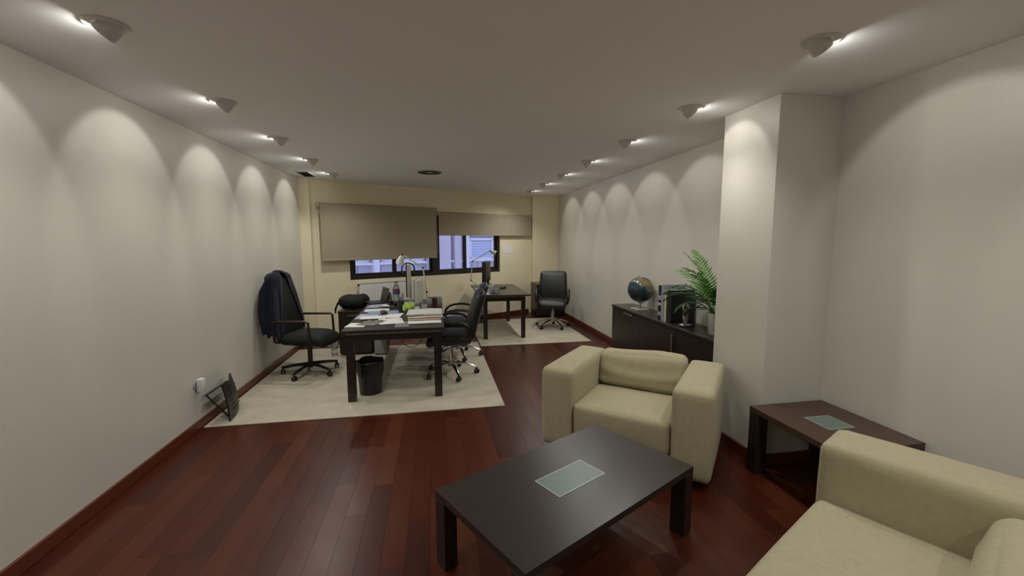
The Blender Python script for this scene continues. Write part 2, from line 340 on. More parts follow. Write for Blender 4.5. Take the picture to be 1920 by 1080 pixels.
# ------------------------------------------------------------------ ceiling spotlights
ALONG = ['first', 'second', 'third', 'fourth', 'fifth', 'sixth', 'seventh']
def clip_top(bm, z):
    bmesh.ops.bisect_plane(bm, geom=list(bm.verts)+list(bm.edges)+list(bm.faces), plane_co=(0, 0, z), plane_no=(0, 0, 1), clear_outer=True)
def spot(x, y, side, label, tilt=45, aim_yaw=0, power=1):
    t = thing('ceiling_spotlight', label, 'spotlight', (x, y, ZC), 0, 'tilted spotlights in the ceiling')
    MB().lathe([(.052, -.0005), (.080, -.0005), (.081, -.004), (.077, -.010), (.056, -.011), (.052, -.006), (.052, -.0005)], 32, caps=False).build('trim_ring', 'fixture', t)
    d = Vector((side*math.cos(R(tilt)), 0, -math.sin(R(tilt)))); d.rotate(Matrix.Rotation(R(aim_yaw), 3, 'Z'))
    face = Vector((side*.014, 0, -.044)); M = Matrix.Translation(face) @ d.to_track_quat('Z', 'X').to_matrix().to_4x4()
    b1 = MB().lathe([(.041, -.010), (.041, -.002), (.044, 0), (.046, -.003), (.046, -.03), (.044, -.05), (.038, -.068), (.026, -.082), (.0, -.088)], 28, M=M, caps=False)
    bm = bmesh.new(); bm.from_mesh(b1.mesh('tmp')); clip_top(bm, -.0012); h = MB().add(bm).build('lamp_head', 'fixture', t)
    b2 = MB().lathe([(.041, -.010), (.03, -.012), (.0, -.012)], 24, M=M, caps=False)
    bm = bmesh.new(); bm.from_mesh(b2.mesh('tmp')); clip_top(bm, -.0012); MB().add(bm).build('lens', 'lamp_lens', h)
    ld = bpy.data.lights.new('spot_beam', 'SPOT'); ld.energy = SPOT_W*power; ld.color = LAMP_COL; ld.spot_size = R(76); ld.spot_blend = .28; ld.shadow_soft_size = .02
    lo = bpy.data.objects.new('spot_beam', ld); col.objects.link(lo); lo.parent = t
    d1 = Vector((side*math.cos(R(40)), 0, -math.sin(R(40))))
    lo.matrix_local = Matrix.Translation(face+d*.012) @ (-d1).to_track_quat('Z', 'Y').to_matrix().to_4x4()
    d2 = Vector((side*math.cos(R(103)), 0, -math.sin(R(103))))
    wd = bpy.data.lights.new('added_fill', 'SPOT'); wd.energy = FILL_W; wd.color = LAMP_COL; wd.spot_size = R(146); wd.spot_blend = 1.0; wd.shadow_soft_size = .03  # added fill light aimed down into the room to raise its ambient level
    wo = bpy.data.objects.new('added_fill', wd); col.objects.link(wo); wo.parent = t
    wo.matrix_local = Matrix.Translation(face+d*.03) @ (-d2).to_track_quat('Z', 'Y').to_matrix().to_4x4()
    fd = bpy.data.lights.new('spot_spill', 'AREA'); fd.shape = 'DISK'; fd.size = .058; fd.energy = FLOOD_W; fd.color = LAMP_COL
    fo = bpy.data.objects.new('spot_spill', fd); col.objects.link(fo); fo.parent = t
    fo.matrix_local = Matrix.Translation(face-d*.004) @ (-d).to_track_quat('Z', 'Y').to_matrix().to_4x4()
    return t
LY = [2.2512+1.0564*i for i in range(5)]; RY = [1.8403+1.0496*i for i in range(7)]
for i, y in enumerate(LY): spot(-1.3845, y, -1, f'white tilted ceiling spotlight over the left wall, {ALONG[i]} of its row from the camera')
for i, y in enumerate(RY): spot(1.831, y, 1, f'white tilted ceiling spotlight over the right wall, {ALONG[i]} of its row from the camera', power=.5 if i == 1 else 1)
for k, y in enumerate((1.195, .14, -.92)): spot(-1.3845, y, -1, f'white tilted ceiling spotlight over the left wall, {ALONG[k]} one added unseen behind the picture edge')  # unseen fixtures added to both rows behind the camera for bounce light
for k, y in enumerate((.79, -.26, -1.31)): spot(1.831, y, 1, f'white tilted ceiling spotlight over the right wall, {ALONG[k]} one added unseen behind the picture edge')

# round ceiling air diffuser and square return grille
t = thing('ceiling_diffuser', 'round grey air diffuser in the middle of the ceiling', 'air vent', (-.04, 6.11, ZC))
MB().lathe([(.0, -.001), (.17, -.001), (.175, -.006), (.165, -.012), (.16, -.004), (0, -.004)], 40, caps=False).build('rim', 'fixture', t)
for r_ in (.135, .10, .065): MB().lathe([(r_, -.005), (r_+.022, -.014), (r_+.020, -.017), (r_-.003, -.008)], 36, caps=False).build('vane', 'grille_dark', t)
MB().lathe([(0, -.018), (.03, -.017), (.034, -.006)], 24, caps=False).build('hub', 'fixture', t)
t = thing('ceiling_grille', 'dark rectangular slatted grille in the ceiling corner beside the left wall', 'air vent', (-1.76, 6.59, ZC))
MB().box(-.085, .085, -.225, -.21, -.01, -.001).box(-.085, .085, .21, .225, -.01, -.001).box(-.085, -.07, -.21, .21, -.01, -.001).box(.07, .085, -.21, .21, -.01, -.001).build('frame', 'fixture', t, smooth=False)
MB().box(-.07, .07, -.21, .21, -.003, -.001).build('backing', 'grille_dark', t, smooth=False)
for i in range(7):
    yy = -.18+i*.06; MB().box(-.07, .07, -.012, .012, -.0012, .0012, M=Mt(0, yy, -.008, rx=R(30))).build('slat', 'grille_dark', t, smooth=False)

# ------------------------------------------------------------------ carpets
def carpet(name, label, x0, x1, y0, y1, z1):
    return tag(MB().box(x0, x1, y0, y1, .0005, z1, .004, 2).build(name, 'carpet'), label, 'carpet')
carpet('carpet', 'beige low-pile carpet under the cluttered desk', -1.985, .64, 3.915, 6.56, .011)
carpet('carpet', 'beige low-pile carpet under the small far desk', .66, 2.42, 6.27, 8.36, .011)

# ------------------------------------------------------------------ armchairs
def armchair(name, label, W, D, loc, rz, cat='armchair', h=.65, a=.25, bc=.29, sz=0, bt=.685):
    t = thing(name, label, cat, loc, rz); i_ = W/2-a
    for sx in (-1, 1):
        x0, x1 = (-W/2, -i_) if sx < 0 else (i_, W/2)
        MB().soft(x0, x1, -D/2, D/2, .055, h, .035, (.012, .006, .012), 14, .0025, 5).build('armrest', 'cream_fabric', t, ang=80)
    MB().soft(-i_+.003, i_-.003, -D/2+.03, D/2-.24, .075, .20, .02, (0, .004, 0), 8).build('seat_base', 'cream_fabric', t, ang=80)
    MB().soft(-i_+.003, i_-.003, -D/2+.012, D/2-.235, .17, .405+sz, .035, (0, .012, .018), 16, .004, 4).build('seat_cushion', 'cream_fabric', t, ang=80)
    MB().soft(-i_+.003, i_-.003, D/2-.20, D/2-.01, .07, .635, .04, (0, .004, .008), 12).build('backrest', 'cream_fabric', t, ang=80)
    def lean(p):
        k = (p.z-.40)/.3; p.y += .085*k; p.z += .012*math.sin(p.x*7)*max(0, k); return p
    def wr(p):
        p = lean(p)
        if p.y < D/2-.2: p.y += .009*math.sin(p.z*42+2.5*math.cos(p.x*4))*math.exp(-((p.z-.53)/.06)**2)*(.4+.6*math.cos(p.x*3))
        return p
    MB().soft(-i_+.004, i_-.004, D/2-bc, D/2-.135, .412+sz, bt, .05, (0, .022, .012), 22, .003, 6, fn=wr).build('back_cushion', 'cream_fabric', t, ang=80)
    for sx in (-1, 1):
        for sy in (-1, 1): MB().box(sx*(W/2-.10)-.035, sx*(W/2-.10)+.035, sy*(D/2-.09)-.035, sy*(D/2-.09)+.035, 0, .065, .004, 1).build('foot', 'black_plastic', t)
    return t
ca, sa = math.cos(-R(41)), math.sin(-R(41)); Wd, Dp = 1.19, .82
fx, fy = .768, 3.028
armchair('armchair', 'cream fabric armchair with thick arms standing by the pillar', Wd, Dp, (fx+ca*Wd/2-sa*Dp/2, fy+sa*Wd/2+ca*Dp/2, 0), -R(41))
th = R(207.8); ca, sa = math.cos(th), math.sin(th); Wd, Dp = 1.95, .86
fx, fy = 1.965, 1.71
armchair('sofa', 'cream fabric sofa cut off by the lower right picture corner', Wd, Dp, (fx+ca*Wd/2-sa*Dp/2, fy+sa*Wd/2+ca*Dp/2, 0), th, 'sofa', .675, .28, .37, .02, .635)

# ------------------------------------------------------------------ low tables
def low_table(label, W, D, H, loc, rz, gw, gd, lw, ld, top='wenge_top'):
    t = thing('coffee_table', label, 'table', loc, rz); T = .034; g = .004
    tm = MB()                                             # slab with an opening for the glass
    for a in ((-W/2, W/2, -D/2, -gd/2), (-W/2, W/2, gd/2, D/2), (-W/2, -gw/2, -gd/2, gd/2), (gw/2, W/2, -gd/2, gd/2)): tm.box(*a, H-T, H)
    tp = tm.build('tabletop', top, t, smooth=False)
    MB().box(-gw/2+.001, gw/2-.001, -gd/2+.001, gd/2-.001, H-T+.004, H+.0015, .001, 1).build('glass_inset', 'frosted_glass', tp, smooth=False)
    e = MB(); q = .006
    for a in ((-gw/2, gw/2, -gd/2, -gd/2+q), (-gw/2, gw/2, gd/2-q, gd/2), (-gw/2, -gw/2+q, -gd/2+q, gd/2-q), (gw/2-q, gw/2, -gd/2+q, gd/2-q)): e.box(*a, H-.004, H+.0022)
    e.build('inset_edge', 'frosted_edge', tp, smooth=False)
    for sx in (-1, 1):
        for sy in (-1, 1):
            x0, x1 = sorted((sx*W/2, sx*(W/2-lw))); y0, y1 = sorted((sy*D/2, sy*(D/2-ld)))
            l = MB().box(x0, x1, y0, y1, .005, H-T-.0005, .002, 1).build('leg', 'wenge', t, smooth=False)
            MB().box(x0+.003, x1-.003, y0+.003, y1-.003, 0, .006).build('foot_plate', 'steel', l, smooth=False)
    return t
low_table('long dark wood coffee table with frosted glass inset in the foreground', 1.19, .68, .387, (.6626, 1.977, 0), .4945, .335, .178, .07, .085)
low_table('square dark wood side table with small glass inset in the corner by the pillar', .575, .66, .460, (2.405, 2.155, 0), 0, .185, .185, .075, .085, 'wenge_brown')

# ------------------------------------------------------------------ sideboard and what stands on it
CX0, CX1, CY0, CY1, CH = 2.355, XR-.018, 3.07, 5.36, .735
t = thing('sideboard', 'low dark wood sideboard along the right wall behind the armchair', 'sideboard', ((CX0+CX1)/2, (CY0+CY1)/2, 0))
hx, hy = (CX1-CX0)/2, (CY1-CY0)/2
MB().box(-hx+.02, hx, -hy, hy, .03, CH-.03).build('body', 'wenge', t, smooth=False)
MB().box(-hx-.006, hx, -hy-.004, hy+.006, CH-.03, CH, .002, 1).build('top', 'wenge_top', t, smooth=False)
MB().box(-hx+.05, hx-.02, -hy+.03, hy-.03, 0, .03).build('plinth', 'black_plastic', t, smooth=False)
ys = [-hy+.002, -hy+.76, -hy+1.52, hy-.002]
for k in range(3):
    y0, y1 = ys[k]+.002, ys[k+1]-.002
    if k == 2:
        d = MB().box(-hx, -hx+.019, y0, y1, .035, CH-.034, .0015, 1).build('flap_door', 'wenge', t, smooth=False)
        yc = 4.845-(CY0+CY1)/2; MB().box(-hx-.022, -hx-.012, yc-.12, yc+.12, CH-.062, CH-.040).box(-hx-.013, -hx+.001, yc-.11, yc-.10, CH-.056, CH-.046).box(-hx-.013, -hx+.001, yc+.10, yc+.11, CH-.056, CH-.046).build('handle', 'steel', d, smooth=False)
    else:
        d = MB().box(-hx, -hx+.019, y0, y1, .035, CH-.034, .0015, 1).build('door', 'wenge', t, smooth=False)
        yc = (3.845 if k == 1 else 3.12)-(CY0+CY1)/2
        MB().box(-hx-.026, -hx-.014, yc-.011, yc+.011, .42, .655).box(-hx-.015, -hx+.001, yc-.008, yc+.008, .44, .455).box(-hx-.015, -hx+.001, yc-.008, yc+.008, .62, .635).build('handle', 'steel', d, smooth=False)
# globe
gx, gy, gr = 2.508, 4.87, .158
t = thing('globe', 'dark sea-green world globe on a pale foot on the sideboard', 'globe', (gx, gy, CH))
gz = .075+gr+.018; tilt = R(23)
Mg = Mt(0, 0, gz, rx=-tilt)
g = MB().sph((0, 0, 0), gr, 40).build('sphere', 'globe_map', t, ang=180); g.matrix_local = Mg
MB().tube([(0, 0, -gr-.008), (0, 0, gr+.012)], .006, 10).build('axis_pin', 'steel', t).matrix_local = Mg
MB().lathe([(0, gr+.005), (.012, gr+.006), (.014, gr+.014), (0, gr+.02)], 14, caps=False).build('knob', 'book_cream', t).matrix_local = Mg
MB().tube([(0, math.sin(a)*(gr+.012), gz-math.cos(a)*(gr+.012)) for a in [R(-38+i*7) for i in range(12)]], .008, 8, sx=.5, sy=1.6, ref=(0, 0, 1)).build('meridian_arc', 'steel', t)
MB().lathe([(.0, .016), (.02, .018), (.012, .04), (.015, gz-gr-.004)], 18, caps=False).build('stem', 'acrylic', t)
MB().box(-.085, .085, -.085, .085, 0, .018, .005, 2).build('foot', 'light_plastic', t)
# books: spines towards the room, the last one shows its cover to the camera
def book(label, y0, y1, x0, x1, h, cover, spine=None, bands=()):
    t = thing('book', label, 'book', ((x0+x1)/2, (y0+y1)/2, CH), 0, 'books standing on the sideboard'); a, b_ = (x1-x0)/2, (y1-y0)/2
    MB().box(-a, a, -b_, -b_+.003, 0, h).box(-a, a, b_-.003, b_, 0, h).box(-a, -a+.003, -b_+.003, b_-.003, 0, h).build('cover', cover, t, smooth=False)
    MB().box(-a+.003, a-.004, -b_+.003, b_-.003, .003, h-.004).build('pages', 'book_pages', t, smooth=False)
    for z0, z1, mt in bands: MB().box(-a-.0012, -a+.001, -b_-.0004, b_+.0004, z0, z1).build('spine_band', mt, t, smooth=False)
    return t
book('tall dark book with pale spine label, leftmost in the row beside the globe', 4.165, 4.225, 2.385, 2.63, .375, 'book_dark', bands=((.05, .09, 'book_grey'), (.16, .19, 'book_cream'), (.22, .27, 'book_grey')))
book('tall grey-lilac book between the dark and the cream spine', 4.118, 4.160, 2.385, 2.64, .378, 'book_grey', bands=((.29, .31, 'book_dark'),))
book('cream yellowish book beside the thick black one', 4.070, 4.113, 2.39, 2.62, .335, 'book_cream', bands=((.29, .325, 'book_dark'),))
bk = book('thick black book with its cover towards the camera behind the silver figurine', 3.980, 4.065, 2.395, 2.66, .345, 'book_dark')
MB().box(-.02, .09, -.0438, -.0422, .02, .20).build('cover_picture', 'book_red', bk, smooth=False)
# silver figurine: stooping man leaning on a stick
t = thing('figurine', 'small silver figurine of a stooping figure on a rocky base before the books', 'figurine', (2.455, 3.82, CH+.0))
MB().lathe([(.066, 0), (.07, .006), (.066, .014), (0, .014)], 28, caps=False).build('plinth', 'black_plastic', t)
rk = MB().sph((0, 0, .018), (.062, .055, .018), 18)
for v in rk.v: v += Vector((0, 0, .008*noise.noise(v*60)))
rk.build('rock', 'silver', t, ang=180)
sk = [((0, 0, .155), .020), ((.004, -.002, .185), .022), ((-.006, -.010, .212), .024), ((-.010, -.020, .235), .010), ((-.012, -.026, .252), .0165),
      ((.012, .012, .118), .0135), ((.020, .018, .075), .010), ((.024, .026, .034), .008), ((.022, .014, .030), .007),
      ((-.014, .002, .115), .0135), ((-.022, -.014, .075), .010), ((-.018, -.014, .034), .008), ((-.022, -.030, .030), .007),
      ((.022, -.012, .208), .011), ((.026, -.030, .178), .009), ((.010, -.056, .172), .007),
      ((-.034, -.012, .206), .011), ((-.038, -.030, .176), .009), ((-.026, -.056, .170), .007)]
ed = [(0, 1), (1, 2), (2, 3), (3, 4), (0, 5), (5, 6), (6, 7), (7, 8), (0, 9), (9, 10), (10, 11), (11, 12), (2, 13), (13, 14), (14, 15), (2, 16), (16, 17), (17, 18)]
me = bpy.data.meshes.new('figure'); me.from_pydata([p for p, _ in sk], ed, []); me.materials.append(MATS['silver'])
fo = bpy.data.objects.new('figure', me); col.objects.link(fo); fo.parent = t
fo.modifiers.new('skin', 'SKIN'); sd = fo.modifiers.new('sub', 'SUBSURF'); sd.levels = sd.render_levels = 2
for i, (p, r_) in enumerate(sk): me.skin_vertices[0].data[i].radius = (r_, r_)
me.skin_vertices[0].data[0].use_root = True
MB().tube([(-.008, -.058, .180), (-.006, -.050, .02)], .0028, 8).build('stick', 'silver', t)
# potted palm
t = thing('potted_palm', 'small green palm in a white pot at the sideboard end by the pillar', 'plant', (2.515, 3.44, CH))
pot = MB().lathe([(.0, 0), (.052, 0), (.055, .004), (.074, .19), (.076, .20), (.071, .20), (.069, .185), (.0, .185)], 28, caps=False).build('pot', 'pot_white', t)
MB().lathe([(.0, .192), (.04, .191), (.0685, .188)], 20, caps=False).build('soil', 'soil', pot)
def frond(az, elev, ln, droop, mt, lw=.075, roll=0):
    """arching rib with paired leaflets"""
    h = Vector((math.cos(az), math.sin(az), 0)); pts = []; n = 24; p = Vector((h.x*.012, h.y*.012, .185)); e = elev
    for i in range(n+1):
        pts.append(p.copy()); e2 = e-droop*(i/n)**1.4; p = p+(h*math.cos(e2)+Vector((0, 0, 1))*math.sin(e2))*ln/n
    f = MB().tube(pts, [.0045*(1-.8*i/n) for i in range(n+1)], 6); side = Vector((-h.y, h.x, 0))
    for i in range(6, n+1):
        for s_ in (-1, 1):
            for sub in (0,):
                k = min(i+sub, n); a = pts[int(k)]; b_ = pts[min(int(k)+1, n)]; q = a.lerp(b_, k-int(k)); tg = (pts[min(int(k)+1, n)]-pts[max(int(k)-1, 0)]).normalized()
                u = (k-5)/(n-5); l = lw*(1.5*math.sin(math.pi*min(1, .18+.80*u))**.7+.12)*random.uniform(.9, 1.08)
                up_ = side.cross(tg)*(1 if side.cross(tg).z > 0 else -1)
                dr = (side*s_*.80+tg*(.55+.35*u)+up_*(.22-.35*random.random())).normalized(); tip = q+dr*l-Vector((0, 0, .16*l))
                nn = dr.cross(up_).normalized()*.0095; mid = q.lerp(tip, .45)+up_*.004
                f.raw([q-nn*.4, q+nn*.4, mid+nn, tip, mid-nn], [[0, 1, 2, 4], [4, 2, 3]])
    return f.build('frond', mt, t, smooth=False)
for az, el, ln, dr, mt, lw in ((R(104), R(64), .62, R(62), 'frond_bright', .095), (R(112), R(60), .60, R(100), 'frond', .085), (R(128), R(54), .56, R(112), 'frond', .085),
        (R(150), R(48), .40, R(118), 'frond', .075), (R(98), R(78), .66, R(40), 'frond_bright', .085), (R(165), R(62), .58, R(100), 'frond', .08), (R(190), R(76), .62, R(70), 'frond_bright', .08),
        (R(240), R(62), .44, R(100), 'frond', .07), (R(150), R(82), .64, R(46), 'frond_bright', .085), (R(115), R(30), .34, R(100), 'frond', .07), (R(245), R(74), .42, R(70), 'frond', .07), (R(92), R(44), .50, R(100), 'frond', .08)):
    frond(az, el, ln, dr, mt, lw)

# ------------------------------------------------------------------ desks
def desk(label, W, D, H, loc, leg=.075, over=.03):
    t = thing('desk', label, 'desk', loc); T = .028
    MB().box(-W/2, W/2, -D/2, D/2, H-T, H, .002, 1).build('tabletop', 'wenge_top', t, smooth=False)
    x, y = W/2-over, D/2-over
    MB().box(-x+.004, x-.004, -y-.006, -y+.010, H-T-.020, H-T).box(-x+.004, x-.004, y-.010, y+.006, H-T-.020, H-T).build('spacer_strip', 'steel_strip', t, smooth=False)
    zb = H-T-.020; bh = .062
    for s_ in (-1, 1):
        a, b_ = sorted((s_*y, s_*(y-.045))); MB().box(-x+leg, x-leg, a, b_, zb-bh, zb).build('apron', 'wenge', t, smooth=False)
        a, b_ = sorted((s_*x, s_*(x-.045))); MB().box(a, b_, -y+leg, y-leg, zb-bh, zb).build('apron', 'wenge', t, smooth=False)
        for s2 in (-1, 1):
            x0, x1 = sorted((s_*x, s_*(x-leg))); y0, y1 = sorted((s2*y, s2*(y-leg)))
            MB().box(x0, x1, y0, y1, 0, zb, .002, 1).build('leg', 'wenge', t, smooth=False)
    return t
FZ = .0112
DH = .735
desk('large dark wood desk covered with papers on the near carpet', .98, 2.12, DH-FZ, (-.41, 5.30, FZ))
desk('smaller dark wood desk by the window on the far carpet', .83, 1.66, DH-FZ, (1.095, 7.43, FZ), .062, .075)

# ------------------------------------------------------------------ office chairs
def caster(x, y, rz):
    M = Mt(x, y, 0, rz=rz); c = MB()
    for s_ in (-1, 1): c.cyl((s_*.008, 0, .028), (s_*.024, 0, .028), .028, .025, 16, M)
    c.box(-.012, .012, -.012, .02, .03, .066, .004, 1, M).cyl((0, 0, .05), (0, 0, .085), .007, None, 8, M)
    return c
def exec_chair(label, loc, rz, group, htop=1.0):
    t = thing('office_chair', label, 'chair', loc, rz, group)
    for k in range(5):
        a = 2*math.pi*k/5+.3; d = Vector((math.cos(a), math.sin(a), 0))
        pts = [d*.03+Vector((0, 0, .135)), d*.10+Vector((0, 0, .140)), d*.19+Vector((0, 0, .122)), d*.27+Vector((0, 0, .092)), d*.305+Vector((0, 0, .078))]
        MB().tube(pts, [.021, .02, .018, .016, .013], 10, sx=.75, sy=1.15).build('base_leg', 'chrome', t)
        caster(d.x*.305, d.y*.305, a+random.uniform(-1, 1)).build('caster', 'black_plastic', t)
    MB().lathe([(.0, .10), (.035, .10), (.037, .16), (.028, .165), (.028, .30), (.016, .30), (.016, .41)], 18, caps=False).build('gas_column', 'chrome', t)
    MB().box(-.10, .10, -.09, .14, .385, .42, .01, 2).tube([(.08, -.02, .40), (.25, -.04, .395)], .006, 8).build('mechanism', 'black_plastic', t)
    MB().soft(-.25, .25, -.27, .24, .40, .515, .05, (.005, .01, .02), 14, fn=lambda p: Vector((p.x, p.y, p.z-.06*max(0, (-p.y-.12)/.15)**2*.6))).build('seat', 'black_leather', t, ang=80)
    def bend(p):
        k = (p.z-.45)/.55; p.y += .02+.16*k*k*.6+.05*k; p.y += -.25*(p.x**2)*(.6+.4*k); p.x *= 1-.10*max(0, k-.55); return p
    MB().soft(-.255, .255, .17, .265, .46, htop, .045, (.004, .022, .008), 18, fn=bend).build('backrest', 'black_leather', t, ang=80)
    for s_ in (-1, 1):
        pts = [(s_*.235, .20, .50), (s_*.285, .225, .60), (s_*.292, .18, .665), (s_*.292, .05, .69), (s_*.292, -.10, .675), (s_*.290, -.185, .62), (s_*.285, -.20, .54), (s_*.265, -.17, .46), (s_*.20, -.13, .42)]
        ps = []
        for i in range(len(pts)-1):
            for k in range(3): ps.append(Vector(pts[i]).lerp(Vector(pts[i+1]), k/3))
        ps.append(Vector(pts[-1]))
        for _ in range(2): ps = [ps[0]]+[(ps[i-1]+ps[i]*2+ps[i+1])/4 for i in range(1, len(ps)-1)]+[ps[-1]]
        MB().tube(ps, .017, 10, sx=1.5, sy=.9, ref=(1, 0, 0)).build('armrest', 'black_leather', t)
    return t
G = 'black leather office chairs with chrome bases'
ch = exec_chair('black leather office chair with chrome base pushed under the cluttered desk, nearer of two', (.165, 4.99, FZ), -R(90)-R(3), G)
c2 = copy_tree(ch); c2.location = (.30, 5.78, FZ); c2.rotation_euler.z = -R(90)-R(6); c2['label'] = 'black leather office chair with chrome base at the cluttered desk, farther of two'
c3 = copy_tree(ch); c3.location = (2.10, 7.42, FZ); c3.rotation_euler.z = -R(18); c3['label'] = 'black leather office chair with chrome base standing alone in the far right corner'

# high-backed chair with black five-star base, by the left wall
t = thing('high_back_chair', 'high-backed black office chair with angular arms beside the left wall', 'chair', (-1.50, 5.36, FZ), R(90)-R(14))
for k in range(5):
    a = 2*math.pi*k/5+.55; d = Vector((math.cos(a), math.sin(a), 0))
    MB().tube([d*.02+Vector((0, 0, .115)), d*.20+Vector((0, 0, .10)), d*.325+Vector((0, 0, .078))], [.024, .021, .018], 4, sx=.9, sy=1.1).build('base_leg', 'black_plastic', t)
    caster(d.x*.315, d.y*.315, a+random.uniform(-1, 1)).build('caster', 'black_plastic', t)
MB().lathe([(.0, .07), (.03, .07), (.034, .14), (.027, .145), (.027, .36), (.0, .36)], 18, caps=False).build('gas_column', 'black_plastic', t)
MB().box(-.09, .09, -.10, .15, .35, .40, .01, 2).tube([(-.08, 0, .375), (-.22, .02, .345)], .006, 8).build('mechanism', 'black_plastic', t)
MB().soft(-.25, .25, -.29, .23, .39, .50, .05, (.006, .012, .025), 14, fn=lambda p: Vector((p.x*(1-.12*max(0, -p.y/.29)), p.y, p.z-.05*max(0, (-p.y-.12)/.17)**2))).build('seat', 'black_fabric', t, ang=80)
def bend1(p):
    k = (p.z-.42)/.74; p.y += .10*k; p.y -= .3*p.x**2*(1-.4*k); p.x *= 1-.30*max(0, k-.35)/.65; return p
MB().soft(-.25, .25, .19, .275, .42, 1.165, .045, (.0, .02, .015), 20, fn=bend1).build('backrest', 'black_leather', t, ang=80)
for s_ in (-1, 1):
    x_ = s_*.285
    MB().tube([(x_, .245, .44), (x_, .26, .66), (x_, .245, .675), (x_, -.13, .68), (x_, -.155, .665), (x_, -.165, .45), (x_*.8, -.165, .41)], .0145, 8, sx=1.15, sy=1).tube([(x_, .245, .44), (x_*.8, .22, .42)], .0145, 8).build('armrest', 'arm_wood', t)
# navy jacket hung over its backrest
t = thing('jacket', 'dark navy jacket hung over the high-backed chair by the left wall', 'jacket', (-1.50, 5.36, FZ), R(90)-R(14))
def jk(u, v):
    # u goes round the backrest from one lapel over the back to the other, v from the crown down to the hem
    a = (u-.5)*2; dome = min(1, v/.16); k_ = max(0, (v-.16)/.84)
    z = 1.225-.075*(1-math.cos(dome*math.pi/2))-.66*k_-.022*math.sin(u*21)*k_
    kk = (z-.42)/.74; w_ = .25*(1-.30*max(0, min(1, kk)-.35)/.65)+.038+.012*k_
    ang = a*R(172-34*k_); s1 = math.sin(dome*math.pi/2)**.8
    fold = .010*math.sin(u*44+3*k_)*min(1, k_*3)+.006*math.sin(u*71)*k_
    sx = math.copysign(abs(math.sin(ang))**.75, math.sin(ang)); dep = .105+.075*k_ if math.cos(ang) > 0 else .068
    x_ = sx*(w_+fold)*s1; y_ = .235+.10*kk-.3*x_*x_*(1-.4*kk)+math.cos(ang)*(dep+fold)*s1
    return Vector((x_, y_, z))
MB().grid(jk, 64, 34, thick=.005).build('body', 'navy_wool', t, ang=180)
MB().tube([(-.13, .30, 1.19), (-.07, .35, 1.215), (0, .365, 1.222), (.07, .35, 1.215), (.13, .30, 1.19)], [.012, .022, .024, .022, .012], 10, sx=1, sy=.8).build('collar', 'navy_wool', t, ang=80)
for s_ in (-1, 1):
    MB().tube([(s_*.17, .36, 1.13), (s_*.225, .385, 1.0), (s_*.258, .385, .82), (s_*.272, .365, .66), (s_*.272, .345, .53)], [.035, .055, .060, .058, .052], 14, sx=1, sy=.75, ref=(1, 0, 0)).build('sleeve', 'navy_wool', t, ang=80)

# ------------------------------------------------------------------ pedestal, bag, computer tower, bins
t = thing('drawer_pedestal', 'dark wood drawer pedestal left of the cluttered desk', 'cabinet', (-1.105, 6.30, FZ))
MB().box(-.215, .215, -.185, .235, .02, .60).build('body', 'wenge', t, smooth=False); MB().box(-.22, .22, -.205, .24, .60, .622, .002, 1).build('top', 'wenge', t, smooth=False)
for z0, z1 in ((.03, .275), (.28, .595)):
    d = MB().box(-.213, .213, -.203, -.186, z0, z1, .001, 1).build('drawer', 'wenge', t, smooth=False); zc_ = z1-.035
    MB().box(-.09, .09, -.228, -.216, zc_-.007, zc_+.007).box(-.085, -.075, -.218, -.202, zc_-.004, zc_+.004).box(.075, .085, -.218, -.202, zc_-.004, zc_+.004).build('handle', 'steel', d, smooth=False)
for sx in (-.16, .16):
    for sy in (-.14, .18): MB().lathe([(0, 0), (.02, 0), (.02, .021), (0, .021)], 12, (sx, sy, 0), caps=False).build('foot', 'black_plastic', t)
t = thing('bag', 'soft black bag lying on the drawer pedestal', 'bag', (-1.135, 6.31, FZ+.624))
MB().soft(-.20, .19, -.16, .18, .012, .20, .09, (.01, .01, .0), 18, .014, 7).build('body', 'black_fabric', t, ang=180)
MB().tube([(-.16, -.06, .13), (-.205, -.10, .10), (-.236, -.13, .02), (-.238, -.13, -.04), (-.232, -.10, .03), (-.20, -.05, .11)], .007, 8, sx=1.6, sy=.5).build('strap', 'black_fabric', t)
t = thing('computer_tower', 'grey computer tower standing on the carpet under the cluttered desk', 'computer', (-.765, 6.22, FZ))
MB().box(-.085, .085, -.17, .20, .012, .36, .004, 1).build('case', 'black_plastic', t, smooth=False); MB().box(-.083, .083, -.19, -.171, .014, .358, .006, 2).build('front_panel', 'grey_plastic', t)
for sx in (-.06, .06):
    for sy in (-.14, .17): MB().lathe([(0, 0), (.014, 0), (.014, .013), (0, .013)], 10, (sx, sy, 0), caps=False).build('foot', 'black_plastic', t)
t = thing('waste_bin', 'black waste bin lined with a bin bag under the cluttered desk', 'bin', (-.69, 4.53, FZ))
MB().lathe([(0, .0), (.108, .0), (.112, .005), (.130, .325), (.134, .340), (.127, .340), (.107, .01), (0, .01)], 36, caps=False).build('bucket', 'black_plastic', t)
def bagf(u, v):
    a = u*2*math.pi; w_ = .004*math.sin(a*17)+.003*math.sin(a*29+1)
    if v < .5: k = v*2; r_ = .137+.001+w_*.6; z = .24+.012*math.sin(a*5)+k*(.113-.012*math.sin(a*5))
    else: k = (v-.5)*2; r_ = .137-.012*k+w_; z = .353-k*.16+.012*math.sin(a*3)*(1-k)*k*2
    return Vector((r_*math.cos(a), r_*math.sin(a), z+.006*math.sin(a*4)))
MB().grid(bagf, 96, 12).build('bin_bag', 'black_film', t, ang=180)
pp = MB().sph((0, 0, 0), .05, 14)
for v in pp.v: v *= 1+.35*noise.noise(v*40)
tag(pp.build('crumpled_paper', 'paper', ang=20, loc=(-.67, 4.52, FZ+.062)), 'crumpled white paper inside the black waste bin', 'paper')
t = thing('wire_bin', 'dark wire mesh waste basket beside the small far desk', 'bin', (.865, 8.17, FZ))
